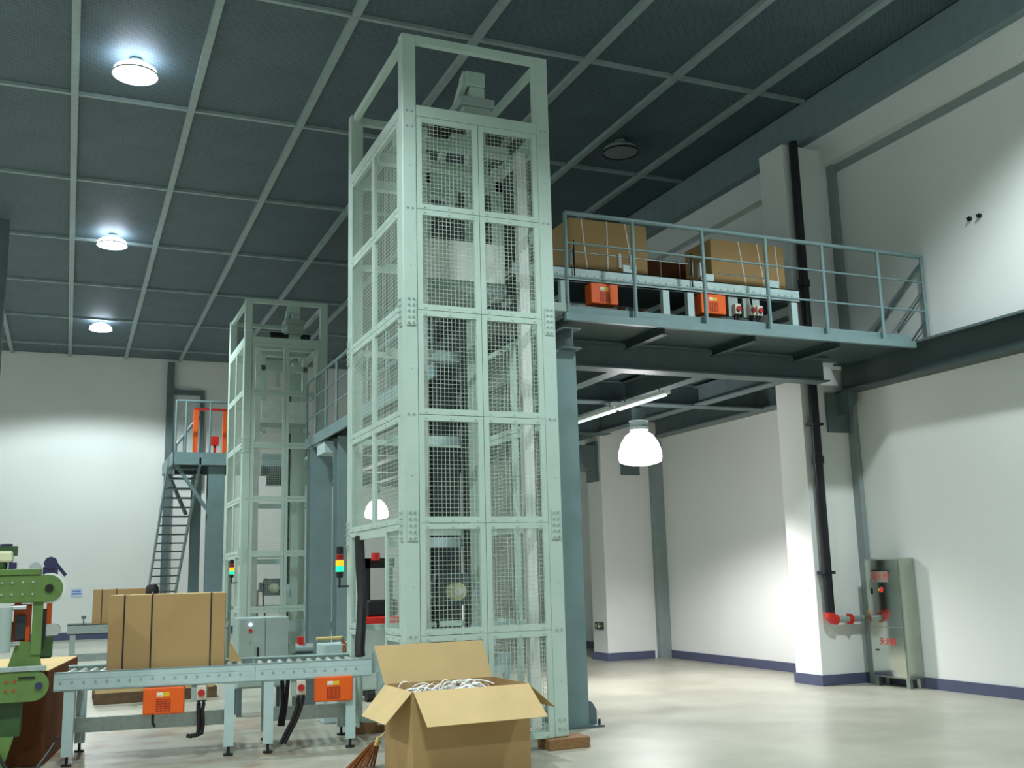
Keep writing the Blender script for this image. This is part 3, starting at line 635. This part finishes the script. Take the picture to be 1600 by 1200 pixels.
# open carton full of strap offcuts
oc = thing('open_carton', 'open brown carton full of white strap offcuts in front of the near tower', 'carton', (2.58, 8.14, 0), 0.03)
W_, D_, H_ = 1.03, 0.72, 0.69; th = 0.006
MB().box(0, W_, 0, th, 0, H_).box(0, W_, D_-th, D_, 0, H_).box(0, th, th, D_-th, 0, H_).box(W_-th, W_, th, D_-th, 0, H_).box(th, W_-th, th, D_-th, 0, 0.01).build('body', CARTON, oc)
def flap(p, q, r_, s_):
    p, q, r_, s_ = map(Vector, (p, q, r_, s_)); nrm = (q-p).cross(s_-p).normalized()*0.005
    return MB().add([p, q, r_, s_, p+nrm, q+nrm, r_+nrm, s_+nrm], [(0, 1, 2, 3), (7, 6, 5, 4), (0, 4, 5, 1), (1, 5, 6, 2), (2, 6, 7, 3), (3, 7, 4, 0)])
def fl(nm, *a): o = flap(*a).build(nm, CARTIN, oc); return o
fl('flap', (0.01, 0, H_), (W_, 0, H_), (W_+0.04, -0.26, H_-0.24), (0.03, -0.26, H_-0.24))
fl('flap', (0, D_, H_), (W_-0.02, D_, H_), (W_-0.08, D_+0.08, H_+0.32), (-0.07, D_+0.08, H_+0.32))
fl('flap', (0, D_-0.01, H_), (0, 0.01, H_), (-0.21, 0.06, H_-0.24), (-0.21, D_-0.02, H_-0.24))
fl('flap', (W_, 0.01, H_), (W_, D_-0.01, H_), (W_+0.26, D_-0.04, H_-0.21), (W_+0.26, 0.03, H_-0.21))
# scrap straps
sc = MB(); rnd = random.Random(3)
def ribbon(mb, pts, wv, wd):
    wv = Vector(wv).normalized()*wd/2; o = len(mb.v)
    for p in pts: mb.v.append(tuple(Vector(p)-wv)); mb.v.append(tuple(Vector(p)+wv))
    for i in range(len(pts)-1): mb.f.append((o+2*i, o+2*i+1, o+2*i+3, o+2*i+2))
for i in range(110):
    x, y = rnd.uniform(0.06, W_-0.4), rnd.uniform(0.05, D_-0.06); z = rnd.uniform(0.50, 0.625)+0.05*math.sin(x*3)
    a = rnd.uniform(-0.7, 0.7); L = rnd.uniform(0.12, 0.36); curv = rnd.uniform(-1.5, 1.5); pts = []
    for k in range(7):
        s = k/6; aa = a+curv*s
        pts.append((min(max(x+L*s*math.cos(aa), 0.02), W_-0.02), min(max(y+L*s*math.sin(aa), 0.02), D_-0.02), z+0.05*math.sin(s*math.pi)*rnd.uniform(0.5, 1.0)))
    ribbon(sc, pts, (0.3*math.sin(a), 0.8, rnd.uniform(-1, 1)), 0.016)
for bx, by, hh in ((0.12, 0.1, 0.11), (0.32, 0.12, 0.14), (0.36, 0.16, 0.12), (0.22, 0.2, 0.1), (0.06, 0.4, 0.12)):
    pts = [(bx+0.09*math.cos(t)+0.02*t, by+0.06*math.sin(t*0.5), 0.62+hh*math.sin(t)*0.95) for t in [math.pi*k/9 for k in range(10)]]
    ribbon(sc, pts, (0, 1, 0.2), 0.016)
so = sc.build('strap_offcuts', STRAPW, None, loc=(2.58, 8.14, 0)); so.rotation_euler.z = 0.03
md = so.modifiers.new('thick', 'SOLIDIFY'); md.thickness = 0.0015
tag(so, 'tangle of white plastic strap offcuts inside the open carton', 'strap offcuts', kind='stuff')
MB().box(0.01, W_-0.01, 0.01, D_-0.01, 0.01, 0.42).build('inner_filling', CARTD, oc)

# brooms
bm_ = thing('straw_broom', 'brown straw broom head standing on the floor beside the open carton', 'broom', (2.44, 9.0, 0), -0.2); bm_.scale = (0.62, 0.62, 0.62)
b = MB(); rnd = random.Random(5)
for i in range(90):
    x0 = rnd.uniform(-0.17, 0.13); b.cyl((x0*1.35-0.06, rnd.uniform(-0.05, 0.05), 0.0), (x0*0.35+0.14, rnd.uniform(-0.015, 0.015), 0.34), 0.006, 4)
o = b.build('bristles', STRAW, bm_); o['kind'] = 'stuff'
MB().cyl((0.13, 0, 0.28), (0.16, 0, 0.40), 0.045, 10, 0.02).build('binding', WOODP, bm_); MB().cyl((0.15, 0, 0.36), (0.46, 0.05, 0.62), 0.012, 8).build('handle', WOODP, bm_)
pd = thing('pale_pedestal_box', 'pale grey box standing behind the conveyor beside the tower', 'box', (2.72, 11.85, 0))
MB().box(0, 0.36, 0, 0.4, 0, 0.86).build('body', CONV, pd, bevel=0.01); MB().box(0.04, 0.16, -0.006, 0, 0.2, 0.66).build('panel', WHITEP, pd)
b2 = thing('hand_broom', 'short straw broom with pale handle lying on the grey box', 'broom', (2.66, 11.9, 0.875))
MB().cyl((-0.02, 0, 0.05), (0.28, 0, 0.05), 0.02, 10).build('handle', WOODP, b2, smooth=True)
b = MB()
for i in range(40): b.cyl((0.27, rnd.uniform(-0.02, 0.02), 0.05+rnd.uniform(-0.02, 0.02)), (0.32+rnd.uniform(-0.05, 0.1), -0.06+rnd.uniform(-0.04, 0.03), -0.12+rnd.uniform(-0.04, 0.04)), 0.006, 4)
o = b.build('bristles', STRAW, b2); o['kind'] = 'stuff'

# ================================================================== CONTROL CABINET
cb = thing('control_cabinet', 'grey two door electrical cabinet behind the near conveyor', 'cabinet', (1.92, 13.0, 0))
MB().box(0, 0.62, 0.025, 0.35, 0.32, 1.15).build('body', CABGREY, cb, bevel=0.008)
for x in (0.0, 0.34): MB().box(x+0.004 if x else 0.03, (0.616 if x else 0.336), 0, 0.025, 0.34, 1.14).build('door', CABGREY, cb, bevel=0.004)
MB().box(0.0, 0.03, 0, 0.025, 0.34, 1.14).build('hinge_strip', PAINT, cb)
MB().cyl((0.16, -0.012, 1.07), (0.16, 0, 1.07), 0.018, 14).build('indicator_lamp', emit('white_blue_indicator', (200, 215, 255), 6.0), cb)
MB().cyl((0.16, -0.02, 1.0), (0.16, 0, 1.0), 0.022, 14).build('red_button', RED, cb)
MB().box(0.15, 0.17, -0.01, 0, 0.84, 0.88).build('lock', CHROME, cb); MB().box(0.24, 0.26, -0.03, 0, 0.72, 0.80).tube([(0.25, -0.015, 0.72), (0.26, -0.02, 0.62), (0.27, -0.02, 0.5)], 0.012).build('key_cable', BLACK, cb)
for x in (0.02, 0.54):
    for y in (0.03, 0.29): MB().box(x, x+0.06, y, y+0.06, 0, 0.32).build('leg', STEELD, cb)
# gear pump near cabinet
pu = thing('small_pump', 'small grey pump with red cap on the floor stand beside the cabinet', 'pump', (2.62, 12.9, 0))
MB().box(0, 0.24, 0, 0.24, 0, 0.70).build('stand', STEELD, pu); MB().cyl((0.0, 0.1, 0.76), (0.22, 0.1, 0.76), 0.06, 14).build('motor', GALV, pu, smooth=True); MB().cyl((0.07, 0.1, 0.8), (0.07, 0.1, 0.9), 0.045, 12).build('cap', RED, pu, smooth=True)
# black ducted hose beside the opening
hs = MB().tube([(2.80, 10.62, 2.02), (2.80, 10.58, 1.7), (2.80, 10.5, 1.4), (2.76, 10.4, 1.1), (2.72, 10.3, 0.9), (2.72, 10.28, 0.83)], 0.05, 12).build('black_hose', RUBBER, smooth=True)
tag(hs, 'thick black hose hanging in the side opening of the near tower', 'hose')
# pallet of flat board under the far side
pl = thing('wooden_pallet', 'low dark wooden pallet on the floor behind the near conveyor', 'pallet', (0.42, 15.4, 0))
for i in range(6): MB().box(0, 1.6, i*0.18, i*0.18+0.12, 0.12, 0.145).build('slat', DUSTWOOD, pl)
for y in (0, 0.45, 0.9): MB().box(0, 1.6, y, y+0.1, 0, 0.12).build('bearer', DUSTWOOD, pl)
st_ = thing('board_stack', 'stack of flat brown carton blanks on the wooden pallet', 'carton blanks', (0.42, 15.4, 0.145))
for i in range(7): MB().box(0.02+0.01*(i % 3), 1.56-0.015*(i % 2), 0.02, 0.98, i*0.045, i*0.045+0.043).build('blank', CARTON if i % 2 else CARTIN, st_)
lb_ = MB().prism([(0, 0), (0.13, 0), (0.0, 0.21)], 'y', 0, 0.008).build('leaning_board', CARTIN)
_p = cpos(1.52, 0.70); lb_.location = (_p[0], _p[1], 0.80); lb_.rotation_euler.z = ROT
tag(lb_, 'small triangular cardboard sheet standing on the conveyor behind the strapped carton', 'cardboard')

# ================================================================== STACKER behind the near tower
fk = thing('pallet_stacker', 'black and red pallet stacker seen through the near tower opening', 'stacker', (3.70, 13.8, 0))
for x in (0.0, 0.32): MB().box(x, x+0.09, 0, 0.1, 0.05, 1.85).build('mast_upright', BLACK, fk)
MB().box(-0.02, 0.43, 0.0, 0.1, 1.72, 1.85).box(0, 0.41, 0.02, 0.08, 0.9, 1.0).build('mast_bar', BLACK, fk)
MB().box(-0.1, 0.52, -0.25, 0.0, 0.95, 1.08).build('red_bumper', RED, fk, bevel=0.02)
MB().box(-0.1, 0.52, -0.3, 0.0, 0.15, 0.95).build('body', CABGREY, fk, bevel=0.03)
MB().cyl((0.15, -0.05, 1.82), (0.15, -0.05, 1.92), 0.06, 12).build('beacon', RED, fk, smooth=True)
MB().box(0.0, 0.42, -0.2, -0.05, 1.08, 1.3).build('control_head', BLACK, fk, bevel=0.03)
for x in (-0.02, 0.34): MB().cyl((x, -0.2, 0.09), (x+0.1, -0.2, 0.09), 0.09, 16).build('wheel', RUBBER, fk, smooth=True)
for x in (-0.02, 0.30): MB().box(x, x+0.14, 0.1, 1.1, 0.06, 0.12).build('fork', BLACK, fk)

# ================================================================== GREEN MACHINE at left
gm = thing('green_packing_machine', 'green carton sealing machine with round ended arms at the left edge', 'machine', (0, 9.9, 0))
def arm(x0, x1, zc, r, y0, y1, m_, nm, parent):
    poly = [(x0, zc-r), (x1-r, zc-r)] + [(x1-r+r*math.sin(t), zc-r*math.cos(t)) for t in [math.pi*k/10 for k in range(1, 10)]] + [(x1-r, zc+r), (x0, zc+r)]
    return MB().prism(poly, 'y', y0, y1).build(nm, m_, parent, bevel=0.005)
ua = arm(-1.15, -0.02, 1.575, 0.115, 0.0, 0.03, GREEN, 'upper_arm', gm)
MB().cyl((-0.13, -0.012, 1.575), (-0.13, 0, 1.575), 0.035, 14).cyl((-0.13, -0.02, 1.575), (-0.13, -0.012, 1.575), 0.016, 8).build('pivot_bolt', BLACK, ua)
b = MB()
for x in (-0.26, -0.34, -0.42, -0.5):
    for z in (1.53, 1.63): b.cyl((x, -0.008, z), (x, 0, z), 0.010, 8)
o = b.build('arm_bolts', CHROME, ua); o['kind'] = 'stuff'
MB().cyl((-0.13, 0.03, 1.575), (-0.13, 0.28, 1.575), 0.13, 24).build('belt_pulley', WHITEP, gm, smooth=True)
arm(-1.15, -0.02, 1.575, 0.115, 0.28, 0.31, GREEN, 'upper_arm', gm)
MB().box(-1.1, -0.2, -0.01, 0.30, 1.69, 1.745).build('arm_cover', GREEN, gm, bevel=0.008)
mo = MB().cyl((-0.13, 0.05, 1.79), (-0.13, 0.24, 1.79), 0.058, 8).box(-0.19, -0.07, 0.06, 0.22, 1.69, 1.76).build('arm_motor', BLUEB, gm, bevel=0.006)
MB().beam((-0.10, 0.14, 1.80), (-0.005, 0.14, 1.68), 0.1, 0.03).build('belt_guard', BLUEB, mo)
MB().cyl((-0.25, 0.04, 1.75), (-0.25, 0.2, 1.75), 0.05, 14).build('idler', CHROME, gm, smooth=True)
la = arm(-1.15, -0.09, 0.765, 0.125, -0.02, 0.02, GREEN, 'lower_arm', gm)
MB().cyl((-0.17, -0.035, 0.765), (-0.17, -0.02, 0.765), 0.03, 14).build('pivot_bolt', BLUEB, la)
MB().box(-1.15, -0.12, -0.03, 0.03, 0.89, 0.93).build('arm_rail', GALV, gm, bevel=0.004)
MB().box(-0.33, -0.2, -0.03, -0.02, 0.83, 0.845).build('arm_slot', BLACK, la)
b = MB()
for x in (-0.36, -0.42, -0.5):
    for z in (0.74, 0.81): b.cyl((x, -0.028, z), (x, -0.02, z), 0.010, 8)
o = b.build('arm_bolts', RED, la); o['kind'] = 'stuff'
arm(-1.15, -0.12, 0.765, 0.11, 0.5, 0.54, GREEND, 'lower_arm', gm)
MB().cyl((-0.18, 0.02, 0.765), (-0.18, 0.5, 0.765), 0.06, 14).build('drive_roller', BLACK, gm, smooth=True)
MB().box(-0.25, -0.17, 0.02, 0.10, 1.02, 1.46).box(-0.34, -0.3, 0.2, 0.28, 0.9, 1.46).build('upright', GREEN, gm)
MB().prism([(-0.42, 0.93), (-0.16, 0.93), (-0.2, 1.12), (-0.36, 1.14)], 'y', 0.03, 0.08).build('gusset_plate', GREEN, gm)
MB().box(-0.40, -0.26, 0.12, 0.15, 1.12, 1.46).box(-0.145, -0.10, 0.12, 0.15, 1.2, 1.47).build('orange_guard', ORANGE, gm)
MB().cyl((-0.46, -0.02, 1.05), (-0.46, -0.02, 1.42), 0.055, 16).build('tape_roll', CABGREY, gm, smooth=True)
MB().cyl((-0.42, 0.0, 1.42), (-0.30, 0.0, 1.42), 0.022, 10).cyl((-0.34, 0.02, 1.455), (-0.25, 0.02, 1.455), 0.014, 10).cyl((-0.42, 0.0, 1.12), (-0.34, 0.02, 1.12), 0.02, 10).build('guide_roller', CHROME, gm, smooth=True)
arm(-0.2, -0.02, 1.22, 0.05, 0.1, 0.16, CHROME, 'press_arm', gm)
MB().box(-0.2, -0.08, 0.1, 0.2, 0.98, 1.18).build('press_block', GREEND, gm, bevel=0.02)
MB().box(-0.17, -0.14, 0.05, 0.1, 1.15, 1.4).build('press_rod', BLACK, gm)
MB().box(-0.46, -0.40, 0.0, 0.2, 1.1, 1.3).box(-0.38, -0.30, 0.05, 0.12, 1.15, 1.35).build('tape_head', DARKMAST, gm)
MB().cyl((-0.55, 0.1, 1.745), (-0.55, 0.1, 1.80), 0.08, 14).box(-0.62, -0.40, 0.05, 0.2, 1.86, 1.94).build('head_column', GREEND, gm)
MB().box(-0.75, -0.43, 0.03, 0.22, 1.80, 1.90).build('head_cover', CREAM, gm, bevel=0.02)
MB().cyl((-0.49, 0.1, 1.90), (-0.49, 0.1, 1.96), 0.05, 10).box(-0.46, -0.40, 0.04, 0.16, 1.74, 1.80).build('head_motor', BLUEB, gm)
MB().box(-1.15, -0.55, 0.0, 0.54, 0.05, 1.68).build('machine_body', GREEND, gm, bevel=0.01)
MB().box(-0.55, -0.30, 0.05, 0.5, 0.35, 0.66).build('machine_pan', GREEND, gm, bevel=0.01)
for x in (-1.1, -0.5): MB().prism([(x, 0.0), (x+0.06, 0.0), (x+0.16, 0.36), (x+0.04, 0.36)], 'y', 0.0, 0.06).build('leg', GREEN, gm)
MB().tube([(-0.55, 0.0, 0.4), (-0.4, -0.05, 0.15), (-0.3, -0.1, 0.03), (-0.2, -0.05, 0.03), (-0.06, 0.2, 0.2), (0.0, 0.4, 0.28)], 0.014).build('power_cable', RUBBER, gm, smooth=True)

# ================================================================== FIRE CABINET and standpipe
fc = thing('fire_hose_cabinet', 'stainless steel fire hose cabinet with red lettering against the right wall', 'cabinet', (10.06, 10.62, 0))
MB().box(0, 0.24, 0, 0.66, 0.12, 1.67).build('body', STAINS, fc, bevel=0.004)
up_ = MB().box(-0.012, 0, 0.03, 0.63, 0.78, 1.65).build('door', STAIN, fc); up_['label'] = 'polished upper door with red lettering'
lo_ = MB().box(-0.012, 0, 0.03, 0.63, 0.14, 0.77).build('door', STAIN, fc)
for y in (0.02, 0.58):
    for x in (0.01, 0.19): MB().box(x, x+0.05, y, y+0.06, 0, 0.12).build('leg', STAINS, fc)
MB().box(-0.02, -0.012, 0.53, 0.56, 1.2, 1.28).build('handle', BLACK, up_); MB().box(-0.02, -0.012, 0.50, 0.56, 0.46, 0.48).build('handle', BLACK, lo_)
MT = Matrix(((0, 0, -1, -0.014), (-1, 0, 0, 0.33), (0, 1, 0, 0), (0, 0, 0, 1)))   # text x -> -y, text y -> z, facing -x
def wall_text(nm, body, size, m_, parent, y, z):
    M = MT.copy(); M[1][3] = y; M[2][3] = z; return text_part(nm, body, size, m_, parent, M)
MB().box(-0.014, -0.012, 0.22, 0.52, 1.36, 1.50).build('name_plate', STAINS, up_)
wall_text('lettering', '消火栓', 0.115, RED, up_, 0.37, 1.43); wall_text('lettering', '灭火箱', 0.10, RED, lo_, 0.33, 0.58)
MB().cyl((-0.016, 0.36, 1.26), (-0.012, 0.36, 1.26), 0.035, 14).build('fire_mark', RED, up_); MB().cyl((-0.016, 0.40, 1.26), (-0.012, 0.40, 1.26), 0.02, 12).build('fire_mark', YELLOW, up_)
sp = thing('fire_standpipe', 'black iron standpipe running down the near pillar with red elbow', 'pipe', (9.57, 11.47, 0))
MB().cyl((0, 0, 0.95), (0, 0, 7.76), 0.065, 16).build('riser', PIPEB, sp, smooth=True)
for z in (3.05, 5.6): MB().cyl((0, 0, z-0.05), (0, 0, z+0.05), 0.082, 16).build('coupling', PIPEB, sp, smooth=True)
for z in (1.5, 3.55): MB().box(-0.09, 0.09, -0.07, 0.10, z-0.02, z+0.02).build('pipe_clamp', PIPEB, sp)
MB().tube([(0, 0, 0.97), (0, 0, 0.91), (0.03, 0, 0.88), (0.10, 0, 0.87)], 0.07, 16).build('red_elbow', RED, sp, smooth=True)
MB().cyl((0.10, 0, 0.87), (0.62, 0, 0.87), 0.042, 16).build('branch_pipe', GALV, sp, smooth=True)
MB().cyl((0.30, 0, 0.87), (0.36, 0, 0.87), 0.06, 16).box(0.32, 0.34, -0.05, 0.05, 0.80, 0.94).build('red_coupling', RED, sp)
MB().tube([(0.62, 0, 0.87), (0.66, -0.02, 0.87), (0.68, -0.1, 0.87), (0.68, -0.19, 0.87)], 0.05, 12).build('branch_bend', GALV, sp, smooth=True)
MB().beam((0.60, -0.06, 0.98), (0.70, -0.06, 0.78), 0.02, 0.05).build('yellow_tag', YELLOW, sp)

# signs and small fittings
es = thing('exit_sign', 'small dark green exit sign low on the second pillar', 'sign', (9.055, 17.05, 0.55))
MB().box(-0.015, 0, 0, 0.32, 0, 0.13).build('plate', GREENS, es)
MB().box(-0.018, -0.015, 0.12, 0.20, 0.03, 0.07).cyl((-0.018, 0.16, 0.095), (-0.015, 0.16, 0.095), 0.018, 8).prism([(0.30, 0.065), (0.25, 0.10), (0.25, 0.03)], 'x', -0.018, -0.015).box(-0.018, -0.015, 0.04, 0.09, 0.055, 0.075).build('pictogram', PALEG, es)
ws = thing('wall_notice', 'small pale blue notice on the end wall', 'sign', (0.14, YB-0.002, 1.24))
MB().box(0, 0.32, -0.012, 0, 0, 0.24).build('plate', SIGNP, ws)
MB().box(0.05, 0.27, -0.014, -0.012, 0.15, 0.18).box(0.03, 0.29, -0.014, -0.012, 0.07, 0.11).build('print', BLUEP, ws)
for i, (y, z, lb) in enumerate(((9.12, 5.87, 'left'), (8.97, 5.86, 'right'))):
    tag(MB().cyl((XW-0.03, y, z), (XW, y, z), 0.03, 12).cyl((XW-0.06, y, z), (XW-0.03, y, z), 0.015, 8).build('wall_anchor', BLACK), '%s one of two dark wall anchors high on the right wall' % lb, 'anchor', 'dark anchors on the right wall')
ft = thing('fluorescent_fitting', 'long white fluorescent batten hanging under the mezzanine', 'lamp', (7.26, 11.6, 3.88))
for y0, y1 in ((0, 1.35), (1.40, 2.85)):
    bt = MB().box(-0.05, 0.05, y0, y1, 0.03, 0.08).build('batten', WHITEP, ft)
    MB().cyl((0, y0+0.03, 0.01), (0, y1-0.03, 0.01), 0.014, 10).build('tube', emit('fluorescent_tube', (235, 250, 250), 0.6), bt, smooth=True)
    for y in (y0+0.2, y1-0.2): MB().cyl((0, y, 0.08), (0, y, 0.17 if y < 1.3 or y > 1.9 else 0.17), 0.008, 6).build('hanger', STEELD, ft)

# ================================================================== PERSON (only the head shows above the carton)
pe = thing('person', 'person with short black hair standing behind the strapped carton', 'person', (1.08, 15.0, 0))
def skin_mesh(verts, edges, rad, name, m_, parent, sub=2):
    me = bpy.data.meshes.new(name); me.from_pydata(verts, edges, []); me.materials.append(m_)
    o = bpy.data.objects.new(name, me); COL.objects.link(o); o.parent = parent
    md = o.modifiers.new('skin', 'SKIN'); md.use_smooth_shade = True
    for i, rr in enumerate(rad): me.skin_vertices[0].data[i].radius = (rr if isinstance(rr, tuple) else (rr, rr))
    me.skin_vertices[0].data[0].use_root = True
    s = o.modifiers.new('sub', 'SUBSURF'); s.levels = sub; s.render_levels = sub
    return o
V_ = [(0, 0, 0.86), (0, 0, 1.05), (0, 0.01, 1.24), (0, 0, 1.34), (0, -0.01, 1.40), (0, -0.02, 1.46), (0, -0.02, 1.53),
      (-0.17, 0, 1.29), (-0.23, -0.03, 1.02), (-0.2, -0.16, 0.84), (-0.19, -0.22, 0.78), (0.17, 0, 1.29), (0.23, -0.03, 1.02), (0.2, -0.16, 0.84), (0.19, -0.22, 0.78),
      (-0.05, 0, 0.78), (0.0, -0.01, 0.44), (0.01, 0.02, 0.08), (0.01, -0.13, 0.04), (0.09, 0, 0.78), (0.13, -0.01, 0.44), (0.14, 0.02, 0.08), (0.14, -0.13, 0.04)]
E_ = [(0, 1), (1, 2), (2, 3), (3, 4), (4, 5), (5, 6), (2, 7), (7, 8), (8, 9), (9, 10), (2, 11), (11, 12), (12, 13), (13, 14), (0, 15), (15, 16), (16, 17), (17, 18), (0, 19), (19, 20), (20, 21), (21, 22)]
R_ = [(0.15, 0.11), (0.14, 0.1), (0.16, 0.11), (0.07, 0.06), 0.055, (0.075, 0.09), (0.065, 0.08), 0.055, 0.045, 0.035, 0.035, 0.055, 0.045, 0.035, 0.035, 0.085, 0.06, 0.042, 0.04, 0.085, 0.06, 0.042, 0.04]
skin_mesh(V_, E_, R_, 'body', CLOTH, pe)
hd = MB().lathe([(0.001, -0.12), (0.05, -0.105), (0.07, -0.05), (0.078, 0.0), (0.076, 0.05), (0.055, 0.09), (0.001, 0.105)], 20, (0, -0.02, 1.475)).build('face', SKIN, pe, smooth=True)
MB().lathe([(0.083, -0.05), (0.087, 0.0), (0.085, 0.055), (0.062, 0.098), (0.001, 0.115)], 20, (0, -0.012, 1.475)).build('hair', HAIR, pe, smooth=True)
MB().prism([(-0.012, 1.45), (0.012, 1.45), (0, 1.485)], 'y', -0.118, -0.09).build('nose', SKIN, pe)
